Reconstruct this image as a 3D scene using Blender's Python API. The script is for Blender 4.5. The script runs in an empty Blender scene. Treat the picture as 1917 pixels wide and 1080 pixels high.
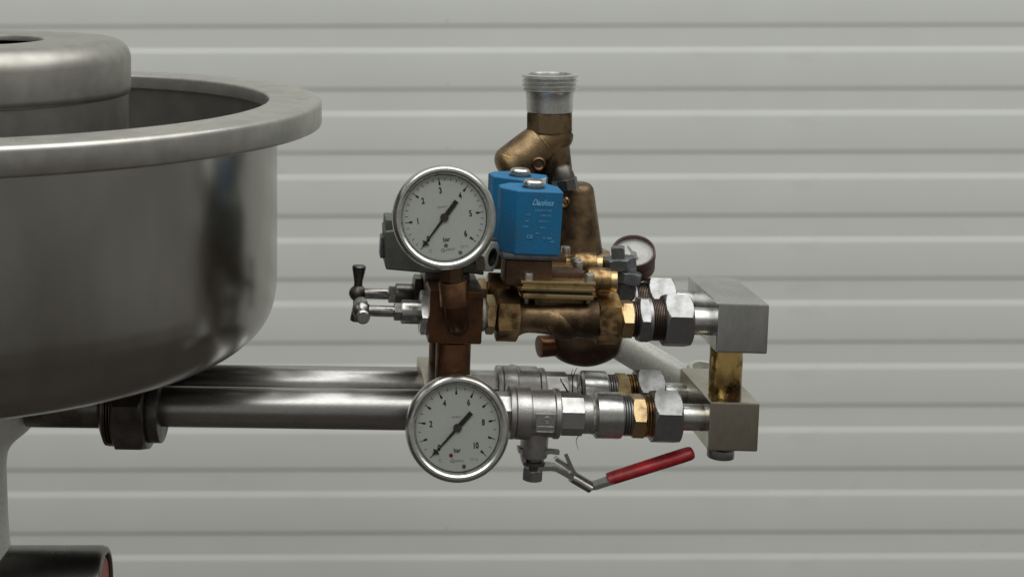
import bpy, bmesh, math, random
from mathutils import Vector, Matrix, Quaternion
random.seed(7)
scene = bpy.context.scene
COL = scene.collection
# ---------------------------------------------------------------- units
# 3000 working units = 1 metre; X right, Y away from the lens, Z up
S = 1.0 / 3000.0
D = 3000.0
VX, VZ = 760.0, 128.0
ZOFF = 3000.0
def M(v):
    return Vector((v[0] * S, v[1] * S, (v[2] + ZOFF) * S))
# ---------------------------------------------------------------- camera
cd = bpy.data.cameras.new('camera')
cam = bpy.data.objects.new('camera', cd); COL.objects.link(cam)
cam.location = M((VX, -D, VZ)); cam.rotation_euler = (math.pi / 2, 0, 0)
cd.sensor_width = 36.0; cd.sensor_fit = 'HORIZONTAL'
cd.lens = 36.0 * D / 1917.0
cd.shift_x = (958.5 - VX) / 1917.0
cd.shift_y = -(540.0 + VZ) / 1917.0
cd.clip_start = 0.02; cd.clip_end = 60
cd.dof.use_dof = True; cd.dof.focus_distance = 1.0; cd.dof.aperture_fstop = 11
scene.camera = cam
# ---------------------------------------------------------------- light
w = bpy.data.worlds.new('World'); scene.world = w; w.use_nodes = True
bg = w.node_tree.nodes['Background']
bg.inputs[0].default_value = (0.99, 0.98, 0.91, 1); bg.inputs[1].default_value = 0.225
def area(name, loc, target, sx, sy, watt, col):
    l = bpy.data.lights.new(name, 'AREA'); l.shape = 'RECTANGLE'; l.size = sx; l.size_y = sy
    l.energy = watt; l.color = col
    o = bpy.data.objects.new(name, l); COL.objects.link(o); o.location = loc
    o.rotation_euler = (Vector(target) - Vector(loc)).to_track_quat('-Z', 'Y').to_euler()
    return o
area('ceiling_lamp', (0.9, -0.55, 3.4), (0.8, 0.2, 0.8), 5.4, 3.6, 160, (0.99, 1.0, 0.965))
scene.view_settings.view_transform = 'Standard'
scene.view_settings.look = 'None'
scene.view_settings.exposure = 0.13
scene.view_settings.gamma = 1.0
scene.view_settings.use_curve_mapping = False
# ---------------------------------------------------------------- frame of the valve set (slightly rolled and yawed)
EX = Vector((1, 0.07, -0.048)).normalized()
EZ = Vector((0.048, 0, 1)); EZ = (EZ - EX * EZ.dot(EX)).normalized()
ED = EZ.cross(EX).normalized()
O = Vector((1100, 0, -600))
X3, Y3, Z3 = Vector((1, 0, 0)), Vector((0, 1, 0)), Vector((0, 0, 1))
def P(px, py, Y):
    s = (D + Y) / D
    return Vector((VX + (px - VX) * s, Y, VZ - (py + VZ) * s))
def W(a, b, c):
    return O + EX * a + ED * b + EZ * c
def L(px, py, b):
    u = (px - VX) / D; v = -(py + VZ) / D
    B = O + ED * b
    # a*ex.x + c*ez.x - u*(a ex.y + c ez.y) = u*(D+B.y) + VX - B.x
    m11 = EX.x - u * EX.y; m12 = EZ.x - u * EZ.y; r1 = u * (D + B.y) + VX - B.x
    m21 = EX.z - v * EX.y; m22 = EZ.z - v * EZ.y; r2 = v * (D + B.y) + VZ - B.z
    det = m11 * m22 - m12 * m21
    return ((r1 * m22 - m12 * r2) / det, b, (m11 * r2 - m21 * r1) / det)
def A(px, py, b):
    return W(*L(px, py, b))
def aof(px, b, c):
    u = (px - VX) / D; B = O + ED * b + EZ * c
    return (u * (D + B.y) + VX - B.x) / (EX.x - u * EX.y)
# ---------------------------------------------------------------- materials
def new_mat(name):
    m = bpy.data.materials.new(name); m.use_nodes = True
    nt = m.node_tree; b = nt.nodes['Principled BSDF']
    return m, nt, b
def metal(name, col, rough, dirt=None, amount=0.5, scale=60, rvar=0.12, metallic=1.0, bump=0.0, stretch=(1, 1, 1), lo=0.42, hi=0.66, fine=500, coat=0, fvar=0.12):
    m, nt, b = new_mat(name); N = nt.nodes; K = nt.links
    tc = N.new('ShaderNodeTexCoord'); mp = N.new('ShaderNodeMapping'); mp.inputs['Scale'].default_value = stretch
    K.new(tc.outputs['Object'], mp.inputs[0])
    n1 = N.new('ShaderNodeTexNoise'); n1.inputs['Scale'].default_value = scale; n1.inputs['Detail'].default_value = 7; n1.inputs['Roughness'].default_value = 0.62
    n2 = N.new('ShaderNodeTexNoise'); n2.inputs['Scale'].default_value = fine; n2.inputs['Detail'].default_value = 3
    K.new(mp.outputs[0], n1.inputs[0]); K.new(mp.outputs[0], n2.inputs[0])
    r = N.new('ShaderNodeMapRange'); r.inputs[1].default_value = lo; r.inputs[2].default_value = hi
    r.inputs[3].default_value = 0; r.inputs[4].default_value = amount
    K.new(n1.outputs[0], r.inputs[0])
    mx = N.new('ShaderNodeMix'); mx.data_type = 'RGBA'
    mx.inputs[6].default_value = (*col, 1); mx.inputs[7].default_value = (*(dirt or [c * 0.6 for c in col]), 1)
    K.new(r.outputs[0], mx.inputs[0])
    mv = N.new('ShaderNodeMapRange'); mv.inputs[1].default_value = 0.3; mv.inputs[2].default_value = 0.7; mv.inputs[3].default_value = 1 - fvar; mv.inputs[4].default_value = 1 + fvar * 0.8
    K.new(n2.outputs[0], mv.inputs[0])
    mm = N.new('ShaderNodeMix'); mm.data_type = 'RGBA'; mm.blend_type = 'MULTIPLY'; mm.inputs[0].default_value = 1
    K.new(mx.outputs[2], mm.inputs[6]); K.new(mv.outputs[0], mm.inputs[7])
    K.new(mm.outputs[2], b.inputs['Base Color'])
    rr = N.new('ShaderNodeMapRange'); rr.inputs[1].default_value = 0.3; rr.inputs[2].default_value = 0.7
    rr.inputs[3].default_value = max(0.03, rough - rvar); rr.inputs[4].default_value = min(1, rough + rvar)
    K.new(n1.outputs[0], rr.inputs[0]); K.new(rr.outputs[0], b.inputs['Roughness'])
    b.inputs['Metallic'].default_value = metallic
    if coat: b.inputs['Coat Weight'].default_value = coat
    if bump:
        bp = N.new('ShaderNodeBump'); bp.inputs['Strength'].default_value = bump; bp.inputs['Distance'].default_value = 0.0006
        K.new(n2.outputs[0], bp.inputs['Height']); K.new(bp.outputs[0], b.inputs['Normal'])
    return m
MT = {}
MT['tank'] = metal('brushed_stainless', (0.38, 0.365, 0.34), 0.22, (0.335, 0.32, 0.295), 0.8, 5, 0.03, stretch=(1, 1, 0.5), lo=0.3, hi=0.7, fine=40)
MT['inside'] = metal('matt_stainless', (0.3, 0.285, 0.265), 0.5, (0.24, 0.225, 0.21), 0.7, 10, 0.05, lo=0.3, hi=0.7, fine=60)
MT['lid'] = metal('bead_blasted_stainless', (0.40, 0.385, 0.36), 0.46, (0.33, 0.317, 0.295), 0.8, 16, 0.05, lo=0.3, hi=0.7, fine=90)
MT['rim'] = metal('satin_stainless', (0.50, 0.485, 0.46), 0.42, (0.43, 0.415, 0.39), 0.8, 14, 0.04, lo=0.3, hi=0.7, fine=90)
MT['pipe'] = metal('polished_pipe_steel', (0.42, 0.41, 0.40), 0.33, (0.24, 0.22, 0.21), 0.6, 12, 0.05, stretch=(0.6, 3, 3))
MT['foottube'] = metal('polished_foot_steel', (0.2, 0.195, 0.19), 0.28, (0.15, 0.145, 0.14), 0.6, 20, 0.03, fine=100)
MT['darksteel'] = metal('dark_steel', (0.17, 0.16, 0.15), 0.4, (0.07, 0.06, 0.055), 0.8, 60)
MT['steel'] = metal('machined_steel', (0.56, 0.56, 0.55), 0.3, (0.3, 0.29, 0.27), 0.6, 90, 0.08, fine=900)
MT['nut'] = metal('zinc_nut', (0.31, 0.31, 0.315), 0.43, (0.19, 0.18, 0.175), 0.7, 120, 0.08, fine=1200)
MT['cast'] = metal('cast_stainless', (0.5, 0.49, 0.48), 0.4, (0.3, 0.29, 0.28), 0.6, 130, 0.08, bump=0.25, fine=1500)
MT['block'] = metal('warm_nickel_block', (0.60, 0.565, 0.48), 0.27, (0.42, 0.375, 0.29), 0.9, 24, 0.07, lo=0.35, hi=0.65, fine=420, fvar=0.08, stretch=(1, 1, 0.35), bump=0.06)
MT['blockcool'] = metal('cool_nickel_block', (0.62, 0.625, 0.61), 0.27, (0.42, 0.42, 0.41), 0.9, 28, 0.07, lo=0.35, hi=0.65, fine=420, fvar=0.08, stretch=(1, 1, 0.35), bump=0.06)
MT['alu'] = metal('aluminium', (0.68, 0.68, 0.66), 0.33, (0.45, 0.44, 0.42), 0.5, 70, 0.08)
MT['brass'] = metal('brass', (0.44, 0.29, 0.13), 0.34, (0.09, 0.055, 0.03), 1.0, 62, 0.12, lo=0.44, hi=0.6, fine=900)
MT['brassbright'] = metal('bright_brass', (0.50, 0.365, 0.2), 0.38, (0.18, 0.11, 0.055), 0.9, 85, 0.1, lo=0.48, hi=0.64, fine=900)
MT['brassplate'] = metal('polished_brass_plate', (0.56, 0.41, 0.2), 0.3, (0.2, 0.12, 0.05), 0.9, 60, 0.08, lo=0.52, hi=0.68, fine=700, fvar=0.06)
MT['brasspipe'] = metal('stained_brass', (0.62, 0.43, 0.16), 0.27, (0.06, 0.03, 0.014), 1.0, 52, 0.1, lo=0.47, hi=0.58)
MT['copper'] = metal('tarnished_copper', (0.165, 0.08, 0.044), 0.38, (0.055, 0.031, 0.022), 1.0, 48, 0.1, fine=900)
MT['copperpale'] = metal('pale_copper', (0.33, 0.18, 0.1), 0.36, (0.14, 0.07, 0.04), 0.9, 80, 0.1, fine=900)  # paler copper tone for the elbow socket
MT['bronze'] = metal('tarnished_bronze', (0.26, 0.18, 0.1), 0.44, (0.075, 0.05, 0.033), 1.0, 36, 0.1, lo=0.42, hi=0.58, bump=0.25, fine=900)
MT['bronzedark'] = metal('dark_bronze', (0.15, 0.095, 0.06), 0.45, (0.075, 0.048, 0.034), 0.9, 60, 0.1, bump=0.2, fine=900)
MT['thread'] = metal('dark_thread', (0.16, 0.125, 0.105), 0.42, (0.08, 0.06, 0.05), 0.7, 200)
MT['greycast'] = metal('grey_diecast', (0.12, 0.128, 0.118), 0.55, (0.075, 0.08, 0.073), 0.8, 60, 0.08, metallic=0.5, bump=0.2, fine=900)
MT['greyhex'] = metal('grey_malleable', (0.17, 0.18, 0.185), 0.42, (0.09, 0.095, 0.1), 0.8, 110, 0.08, metallic=0.8)
MT['glandgrey'] = metal('gland_grey', (0.5, 0.5, 0.46), 0.5, (0.3, 0.3, 0.27), 0.7, 110, 0.08, metallic=0.7)
MT['rust'] = metal('rusty_case', (0.085, 0.045, 0.035), 0.6, (0.045, 0.026, 0.022), 0.9, 90, 0.1, metallic=0.0, bump=0.3)
MT['bezel'] = metal('polished_bezel', (0.58, 0.58, 0.56), 0.27, (0.45, 0.44, 0.42), 0.5, 40, 0.05)
MT['handle'] = metal('chrome_handle', (0.42, 0.41, 0.39), 0.32, (0.17, 0.16, 0.15), 0.9, 80, 0.1, fine=700)
MT['paint'] = metal('pale_grey_paint', (0.8, 0.8, 0.77), 0.45, (0.7, 0.7, 0.67), 0.6, 12, 0.05, metallic=0.0)
MT['blue'] = metal('blue_plastic', (0.006, 0.12, 0.265), 0.6, (0.02, 0.10, 0.2), 0.9, 55, 0.08, metallic=0.0, bump=0.15, fine=900)
MT['red'] = metal('red_vinyl', (0.40, 0.013, 0.02), 0.4, (0.15, 0.008, 0.011), 0.9, 70, 0.08, metallic=0.0, bump=0.15, fine=400)
MT['redplug'] = metal('red_plug', (0.33, 0.1, 0.085), 0.6, (0.26, 0.08, 0.07), 0.6, 30, 0.08, metallic=0.0)
MT['black'] = metal('plain_black', (0.012, 0.012, 0.012), 0.45, (0.02, 0.02, 0.018), 0.6, 60, 0.08, metallic=0.0)  # fibres, plus painted shade in the lid hole and plate gap
MT['cream'] = metal('cream_label', (0.6, 0.5, 0.4), 0.6, (0.5, 0.4, 0.3), 0.6, 80, 0.05, metallic=0.0)
MT['dial'] = metal('dial_white', (0.86, 0.87, 0.85), 0.55, (0.82, 0.83, 0.81), 0.6, 40, 0.03, metallic=0.0, fvar=0.02)
MT['agedial'] = metal('aged_dial', (0.5, 0.5, 0.48), 0.6, (0.36, 0.34, 0.31), 0.8, 70, 0.03, metallic=0.0, fvar=0.03)
MT['print'] = metal('black_print', (0.01, 0.01, 0.012), 0.6, None, 0.2, 60, 0.02, metallic=0.0)
MT['greyprint'] = metal('grey_print', (0.2, 0.2, 0.21), 0.6, None, 0.2, 60, 0.02, metallic=0.0)
MT['redprint'] = metal('red_print', (0.26, 0.03, 0.04), 0.6, None, 0.2, 60, 0.02, metallic=0.0)
MT['oliveprint'] = metal('olive_print', (0.12, 0.1, 0.04), 0.6, None, 0.2, 60, 0.02, metallic=0.0)
MT['paleprint'] = metal('pale_blue_print', (0.16, 0.36, 0.56), 0.6, (0.06, 0.24, 0.45), 1.0, 160, 0.02, metallic=0.0)
MT['pvc'] = metal('milky_pipe', (0.72, 0.72, 0.67), 0.3, (0.6, 0.6, 0.55), 0.7, 30, 0.06, metallic=0.0)
MT['hub'] = metal('brown_hub', (0.06, 0.045, 0.04), 0.5, None, 0.3, 60, 0.05, metallic=0.0)
MT['tape'] = metal('sealing_tape', (0.4, 0.4, 0.36), 0.5, (0.1, 0.09, 0.07), 0.9, 260, 0.1, metallic=0.1, bump=0.5)
MT['yellow'] = metal('yellow_paint', (0.5, 0.34, 0.03), 0.5, (0.3, 0.2, 0.02), 0.7, 90, 0.05, metallic=0.0)
MT['wall'] = metal('painted_sheet', (0.60, 0.617, 0.583), 0.5, (0.58, 0.597, 0.563), 0.8, 2.2, 0.05, metallic=0.0, fine=14, fvar=0.02)
MT['floor'] = metal('concrete', (0.038, 0.031, 0.028), 0.7, (0.028, 0.022, 0.02), 0.8, 5, 0.1, metallic=0.0, bump=0.2)
g, nt, b = new_mat('gauge_glass')
tr = nt.nodes.new('ShaderNodeBsdfTransparent'); gl = nt.nodes.new('ShaderNodeBsdfGlossy'); gl.inputs['Roughness'].default_value = 0.03
fr = nt.nodes.new('ShaderNodeFresnel'); fr.inputs[0].default_value = 1.4
ms = nt.nodes.new('ShaderNodeMixShader'); tr.inputs[0].default_value = (0.93, 0.94, 0.93, 1)
nt.links.new(fr.outputs[0], ms.inputs[0]); nt.links.new(tr.outputs[0], ms.inputs[1]); nt.links.new(gl.outputs[0], ms.inputs[2])
nt.links.new(ms.outputs[0], nt.nodes['Material Output'].inputs[0]); MT['glass'] = g
nt = MT['wall'].node_tree; N = nt.nodes; K = nt.links; b = N['Principled BSDF']
src = b.inputs['Base Color'].links[0].from_socket
tc = N.new('ShaderNodeTexCoord'); mp = N.new('ShaderNodeMapping'); mp.inputs['Scale'].default_value = (1, 1, 1.6); K.new(tc.outputs['Object'], mp.inputs[0])
cur = src
for sc_, lo_, hi_, am_, dist in ((55, 0.73, 0.8, 0.35, 0), (9, 0.64, 0.78, 0.1, 1.5), (2.5, 0.5, 0.75, 0.06, 0)):
    n_ = N.new('ShaderNodeTexNoise'); n_.inputs['Scale'].default_value = sc_; n_.inputs['Detail'].default_value = 4; n_.inputs['Distortion'].default_value = dist
    K.new(mp.outputs[0], n_.inputs[0])
    r_ = N.new('ShaderNodeMapRange'); r_.inputs[1].default_value = lo_; r_.inputs[2].default_value = hi_; r_.inputs[3].default_value = 0; r_.inputs[4].default_value = am_
    K.new(n_.outputs[0], r_.inputs[0])
    x_ = N.new('ShaderNodeMix'); x_.data_type = 'RGBA'; x_.inputs[7].default_value = (0.22, 0.21, 0.19, 1)
    K.new(r_.outputs[0], x_.inputs[0]); K.new(cur, x_.inputs[6]); cur = x_.outputs[2]
K.new(cur, b.inputs['Base Color'])
MT['pvc'].node_tree.nodes['Principled BSDF'].inputs['Transmission Weight'].default_value = 0.35
MT['blue'].node_tree.nodes['Principled BSDF'].inputs['Specular IOR Level'].default_value = 0.3
# ---------------------------------------------------------------- mesh helpers
class MB:
    def __init__(s): s.v = []; s.f = []; s.bev = False
    def add(s, vs, fs):
        o = len(s.v); s.v += [Vector(x) for x in vs]; s.f += [[i + o for i in f] for f in fs]; return s
def basis(d, up=None, front=None):
    d = d.normalized(); up = up if up is not None else EZ
    if abs(d.dot(up.normalized())) > 0.9:       # upright axis: angle 0 faces the lens, 90 right
        u = -(ED - d * ED.dot(d)).normalized(); v = u.cross(d) * -1
        return u, v
    v = (up - d * up.dot(d)).normalized(); u = v.cross(d)
    if u.y > 0: u = -u
    return u, v
def rev(mb, p, d, prof, n=48, rf=None, ph=0.0, up=None, cap0=True, cap1=True):
    """revolve (t, r) along d from p; rf(angle, t, r) may reshape the section"""
    d = d.normalized(); u, v = basis(d, up); vs = []; fs = []
    for (t, r) in prof:
        for i in range(n):
            th = 2 * math.pi * i / n + ph
            rr = rf(th - ph, t, r) if rf else r
            vs.append(p + d * t + u * (rr * math.cos(th)) + v * (rr * math.sin(th)))
    for j in range(len(prof) - 1):
        for i in range(n):
            k = (i + 1) % n
            fs.append([j * n + i, j * n + k, (j + 1) * n + k, (j + 1) * n + i])
    if cap0 and prof[0][1] > 1e-6: fs.append(list(range(n))[::-1])
    if cap1 and prof[-1][1] > 1e-6: fs.append([(len(prof) - 1) * n + i for i in range(n)])
    mb.add(vs, fs); return mb
def hexr(th, R, sides=6):
    s = math.pi / sides; x = (th % (2 * s)) - s
    return R * math.cos(s) / math.cos(x)
def nutp(mb, p, d, t0, t1, R, ph=0.0, sides=6, ch0=True, ch1=True, slope=0.55, n=72, up=None, inner=0):
    """chamfered nut between t0 and t1"""
    ap = R * math.cos(math.pi / sides) * 0.985
    dep = (R - ap) * slope; ts = []
    st = 6
    c0 = [t0 + dep * i / st for i in range(st + 1)] if ch0 else [t0]
    c1 = [t1 - dep * i / st for i in range(st, -1, -1)] if ch1 else [t1]
    prof = [(t, R) for t in c0 + c1]
    def rf(th, t, r):
        x = hexr(th, R, sides)
        if ch0: x = min(x, ap + (t - t0) / slope)
        if ch1: x = min(x, ap + (t1 - t) / slope)
        return x
    if inner:
        prof = [(t0, -1)] + prof + [(t1, -1)]
        rf0 = rf; rf = lambda th, t, r: inner if r < 0 else rf0(th, t, r)
        rev(mb, p, d, prof, n, rf, ph, up, False, False)
        m = len(mb.v); return mb
    rev(mb, p, d, prof, n, rf, ph, up); return mb
def cyl(mb, p, d, t0, t1, r, ch=1.5, n=48, up=None):
    ch = min(ch, (t1 - t0) * 0.45, r * 0.45)
    rev(mb, p, d, [(t0, r - ch), (t0 + ch * 0.3, r - ch * 0.3), (t0 + ch, r), (t1 - ch, r), (t1 - ch * 0.3, r - ch * 0.3), (t1, r - ch)], n, up=up); return mb
def threads(mb, p, d, t0, t1, r, pitch=4.5, depth=2.6, n=40, up=None):
    prof = [(t0, r - depth)]; k = max(2, int(round((t1 - t0) / pitch))); h = (t1 - t0) / k
    for i in range(k):
        prof += [(t0 + h * (i + 0.3), r), (t0 + h * (i + 0.55), r), (t0 + h * (i + 0.95), r - depth)]
    rev(mb, p, d, prof, n, up=up); return mb
def box(mb, c, h, bv=1.5, ax=None, seg=2):
    ax = ax or (EX, ED, EZ)
    mb.bev = True
    bm = bmesh.new(); bmesh.ops.create_cube(bm, size=2.0)
    for v in bm.verts: v.co = Vector((v.co.x * h[0], v.co.y * h[1], v.co.z * h[2]))
    if bv: bmesh.ops.bevel(bm, geom=list(bm.edges), offset=bv, segments=seg, profile=0.6, affect='EDGES')
    bm.verts.index_update()
    mb.add([c + ax[0] * v.co.x + ax[1] * v.co.y + ax[2] * v.co.z for v in bm.verts], [[v.index for v in f.verts] for f in bm.faces])
    bm.free(); return mb
def abox(mb, x0, x1, y0, y1, b0, b1, bv=1.5):
    """box in the valve frame, given by the outline of its front face"""
    ym = (y0 + y1) / 2; xm = (x0 + x1) / 2
    a0 = L(x0, ym, b0)[0]; a1 = L(x1, ym, b0)[0]; c0 = L(xm, y1, b0)[2]; c1 = L(xm, y0, b0)[2]
    box(mb, W((a0 + a1) / 2, (b0 + b1) / 2, (c0 + c1) / 2), ((a1 - a0) / 2, (b1 - b0) / 2, (c1 - c0) / 2), bv); return mb
def prism(mb, pts, p, e1, e2, e3, h, bv=1.2, seg=2, taper=1.0):
    """outline pts in (e1,e2), thickness h along e3"""
    mb.bev = bool(bv)
    bm = bmesh.new(); n = len(pts)
    cx = sum(q[0] for q in pts) / n; cy = sum(q[1] for q in pts) / n
    lo = [bm.verts.new((x, y, 0)) for x, y in pts]; hi = [bm.verts.new((cx + (x - cx) * taper, cy + (y - cy) * taper, h)) for x, y in pts]
    bm.faces.new(lo[::-1]); bm.faces.new(hi)
    for i in range(n): bm.faces.new([lo[i], lo[(i + 1) % n], hi[(i + 1) % n], hi[i]])
    bmesh.ops.recalc_face_normals(bm, faces=list(bm.faces))
    if bv: bmesh.ops.bevel(bm, geom=list(bm.edges), offset=bv, segments=seg, profile=0.6, affect='EDGES')
    bm.verts.index_update()
    mb.add([p + e1 * v.co.x + e2 * v.co.y + e3 * v.co.z for v in bm.verts], [[v.index for v in f.verts] for f in bm.faces])
    bm.free(); return mb
def sweep(mb, pts, r, n=16, sx=1.0, ref=None):
    """tube along points; r may be a list; sx squashes across the reference direction"""
    k = len(pts); vs = []; fs = []; ref = ref or Y3
    for i, q in enumerate(pts):
        t = (pts[min(i + 1, k - 1)] - pts[max(i - 1, 0)]).normalized()
        v = (ref - t * ref.dot(t)).normalized(); u = t.cross(v)
        ri = r[i] if isinstance(r, (list, tuple)) else r
        for j in range(n):
            th = 2 * math.pi * j / n
            vs.append(q + u * (ri * math.cos(th)) + v * (ri * sx * math.sin(th)))
    for i in range(k - 1):
        for j in range(n):
            fs.append([i * n + j, i * n + (j + 1) % n, (i + 1) * n + (j + 1) % n, (i + 1) * n + j])
    fs.append(list(range(n))[::-1]); fs.append([(k - 1) * n + j for j in range(n)])
    mb.add(vs, fs); return mb
def strip(mb, pts, wid, th, wdir):
    """flat bar along points, wid across wdir, th thick"""
    k = len(pts); vs = []; fs = []
    for i, q in enumerate(pts):
        t = (pts[min(i + 1, k - 1)] - pts[max(i - 1, 0)]).normalized()
        v = (wdir - t * wdir.dot(t)).normalized(); u = t.cross(v)
        for (p_, q_) in ((-1, -1), (1, -1), (1, 1), (-1, 1)):
            vs.append(q + v * (p_ * wid / 2) + u * (q_ * th / 2))
    for i in range(k - 1):
        for j in range(4):
            fs.append([i * 4 + j, i * 4 + (j + 1) % 4, (i + 1) * 4 + (j + 1) % 4, (i + 1) * 4 + j])
    fs.append([3, 2, 1, 0]); fs.append([(k - 1) * 4 + j for j in range(4)])
    mb.add(vs, fs); return mb
def obj(name, mb, mat, parent=None, base=None, sharp=28, label=None):
    base = base if base is not None else Vector(parent['_base'])
    me = bpy.data.meshes.new(name)
    me.from_pydata([tuple((v - base) * S) for v in mb.v], [], mb.f)
    bm = bmesh.new(); bm.from_mesh(me); bmesh.ops.recalc_face_normals(bm, faces=list(bm.faces)); bm.to_mesh(me); bm.free()
    me.polygons.foreach_set('use_smooth', [True] * len(me.polygons))
    me.set_sharp_from_angle(angle=math.radians(max(sharp, 50) if mb.bev else sharp))
    me.materials.append(MT[mat]); me.update()
    o = bpy.data.objects.new(name, me); COL.objects.link(o)
    if parent is not None:
        o.parent = parent; o['_base'] = tuple(base)
    else: o.location = M(base); o['_base'] = tuple(base)
    if mb.bev:
        wn = o.modifiers.new('weighted_normal', 'WEIGHTED_NORMAL'); wn.keep_sharp = True; wn.weight = 90
    if label: o['label'] = label
    return o
def thing(name, label, cat, base, group=None):
    o = bpy.data.objects.new(name, None); COL.objects.link(o); o.empty_display_size = 0.02
    o.location = M(base); o['_base'] = tuple(base); o['label'] = label; o['category'] = cat
    if group: o['group'] = group
    return o
def copy_tree(o, off, label=None, parent=None, skip=()):
    c = o.copy(); COL.objects.link(c); c.parent = parent
    if parent is None:
        c.location = o.location + off * S; c['label'] = label
    for ch in list(o.children):
        if ch.name.split('.')[0] in skip: continue
        copy_tree(ch, off, None, c, skip)
    return c
def text(parent, name, body, size, org, right, up, mat, base=None, shear=0.0, bold=0.0, align='CENTER', sx=1.0):
    cu = bpy.data.curves.new(name, 'FONT'); cu.body = body; cu.size = size; cu.shear = shear; cu.offset = bold
    cu.align_x = align; cu.align_y = 'CENTER'; cu.resolution_u = 3
    t = bpy.data.objects.new(name + '_curve', cu); COL.objects.link(t)
    dg = bpy.context.evaluated_depsgraph_get(); dg.update()
    me = bpy.data.meshes.new_from_object(t.evaluated_get(dg))
    mb = MB(); mb.add([org + right * (v.co.x * sx) + up * v.co.y for v in me.vertices], [list(p.vertices) for p in me.polygons])
    bpy.data.objects.remove(t); bpy.data.curves.remove(cu); bpy.data.meshes.remove(me)
    return obj(name, mb, mat, parent)
def rot(v, axis, deg): return Quaternion(axis, math.radians(deg)) @ v
def catmull(pts, n=6):
    out = []
    for i in range(len(pts) - 1):
        p0 = pts[max(i - 1, 0)]; p1 = pts[i]; p2 = pts[i + 1]; p3 = pts[min(i + 2, len(pts) - 1)]
        for k in range(n):
            t = k / n
            out.append(tuple(0.5 * ((2 * b_) + (-a_ + c_) * t + (2 * a_ - 5 * b_ + 4 * c_ - d_) * t * t + (-a_ + 3 * b_ - 3 * c_ + d_) * t ** 3) for a_, b_, c_, d_ in zip(p0, p1, p2, p3)))
    out.append(tuple(pts[-1])); return out
# ================================================================ SETTING
WY = 2400.0
sw = (D + WY) / D
def wz(py): return VZ - (py + VZ) * sw
floor_mb = MB(); floor_mb.add([(-9000, -9000, -3000), (9000, -9000, -3000), (9000, WY + 4.00, -3000), (-9000, WY + 4.00, -3000)], [[0, 1, 2, 3]])
fl = obj('floor', floor_mb, 'floor', None, Vector((0, 0, -3000))); fl['kind'] = 'structure'
wx0, wx1 = -3200.0, 5600.0
wall_mb = MB()
wb = Vector((760, WY + 4.0, -3000))
wall_mb.add([(wx0, WY + 4.0, -3000), (wx1, WY + 4.0, -3000), (wx1, WY + 4.0, 2400), (wx0, WY + 4.0, 2400)], [[0, 1, 2, 3]])
wall = obj('wall', wall_mb, 'wall', None, wb); wall['kind'] = 'structure'; wall['label'] = 'pale grey green ribbed sheet wall behind the valves'
tilt = 0.0022
def make_rib(zt, zb_):
    # raised land between a top slope (bright) and a bottom slope (dark)
    prof = [(4.2, zt + 20), (3.7, zt + 17.5), (0.5, zt + 2), (0.2, zt), (0, zt - 4), (0, zb_ + 4), (0.2, zb_ + 1), (0.5, zb_ - 1.5), (3.7, zb_ - 16), (4.2, zb_ - 19)]
    mb = MB(); vs = []; xs = [wx0, wx1]
    for x in xs:
        for (dy, z) in prof: vs.append((x, WY + dy, z + (x - 760) * tilt))
    n = len(prof)
    mb.add(vs, [[i, i + 1, n + i + 1, n + i] for i in range(n - 1)])
    return mb
rib0 = None
for i in range(-12, 13):
    yb = 46 + 118.5 * i                # dark slope
    ytop = 100 + 118.5 * (i - 1)        # bright slope ends here, land begins
    zt, zb_ = wz(ytop), wz(yb - 1.5)
    if zb_ < -2960 or zt > 2360: continue
    if rib0 is None:
        rib0 = obj('rib', make_rib(zt, zb_), 'wall', wall, sharp=60); z0 = zt
    else:
        c = rib0.copy(); COL.objects.link(c); c.parent = wall; c.location = (0, 0, (zt - z0) * S)
# ================================================================ VESSEL
TC = Vector((-99, 87, 0))
UPZ = Vector((0, 0, -1))
def lat(prof, n=160):
    """vessel lathe: (r, height below zero) """
    mb = MB(); vs = []; fs = []
    for (r, h) in prof:
        for i in range(n):
            th = 2 * math.pi * i / n
            vs.append(TC + Vector((r * math.cos(th), r * math.sin(th), -h)))
    for j in range(len(prof) - 1):
        for i in range(n):
            k = (i + 1) % n; fs.append([j * n + i, j * n + k, (j + 1) * n + k, (j + 1) * n + i])
    mb.add(vs, fs); return mb
vessel = thing('mixing_vessel', 'large round stainless steel vessel with broad flat rim at left', 'vessel', TC + Vector((0, 0, -1120)))
outer = [(609, 240), (609, 400)] + catmull([(609, 520), (608.5, 545), (606, 575), (596, 609), (575, 637), (540, 659), (480, 674), (400, 682), (259, 686), (60, 686)], 5)
inner = [(60, 678), (259, 678), (400, 674), (475, 665), (532, 650), (566, 630), (587, 605), (598, 573), (601, 540), (601, 226)]
obj('bowl', lat(outer), 'tank', vessel, sharp=40)
obj('inner_wall', lat(inner), 'inside', vessel, sharp=40)
rimo = obj('rim', lat([(593, 226), (593, 203), (593.6, 199.5), (596, 198), (684, 198), (690, 199), (693.8, 201.5), (695.5, 205), (696, 209), (696, 243), (694.5, 246.5), (691, 248), (610.5, 248), (604, 228), (593, 226)]), 'rim', vessel, sharp=50)
for (px, py) in ((40, 262.5), (562, 185)):
    s_ = MB(); k = (198 + VZ) / (py + VZ); Yp = D * (k - 1); q = P(px, py, Yp)
    rev(s_, q, Z3, [(0.1, 17), (0.9, 15), (1.3, 9), (1.4, 0.01)], 20); obj('dimple_glint', s_, 'bezel', rimo)  # polished discs added as the bright glints of flush rim dimples
obj('lid', lat([(156, 92), (156, 84.5), (157.5, 82), (161, 81), (284, 81)] + [(284 + 41 * math.sin(t), 121 - 40 * math.cos(t)) for t in [math.radians(x) for x in range(12, 91, 13)]] + [(325, 172), (324.5, 180), (322.5, 184.5), (319, 187), (306, 187)], 128), 'lid', vessel, sharp=40)
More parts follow.
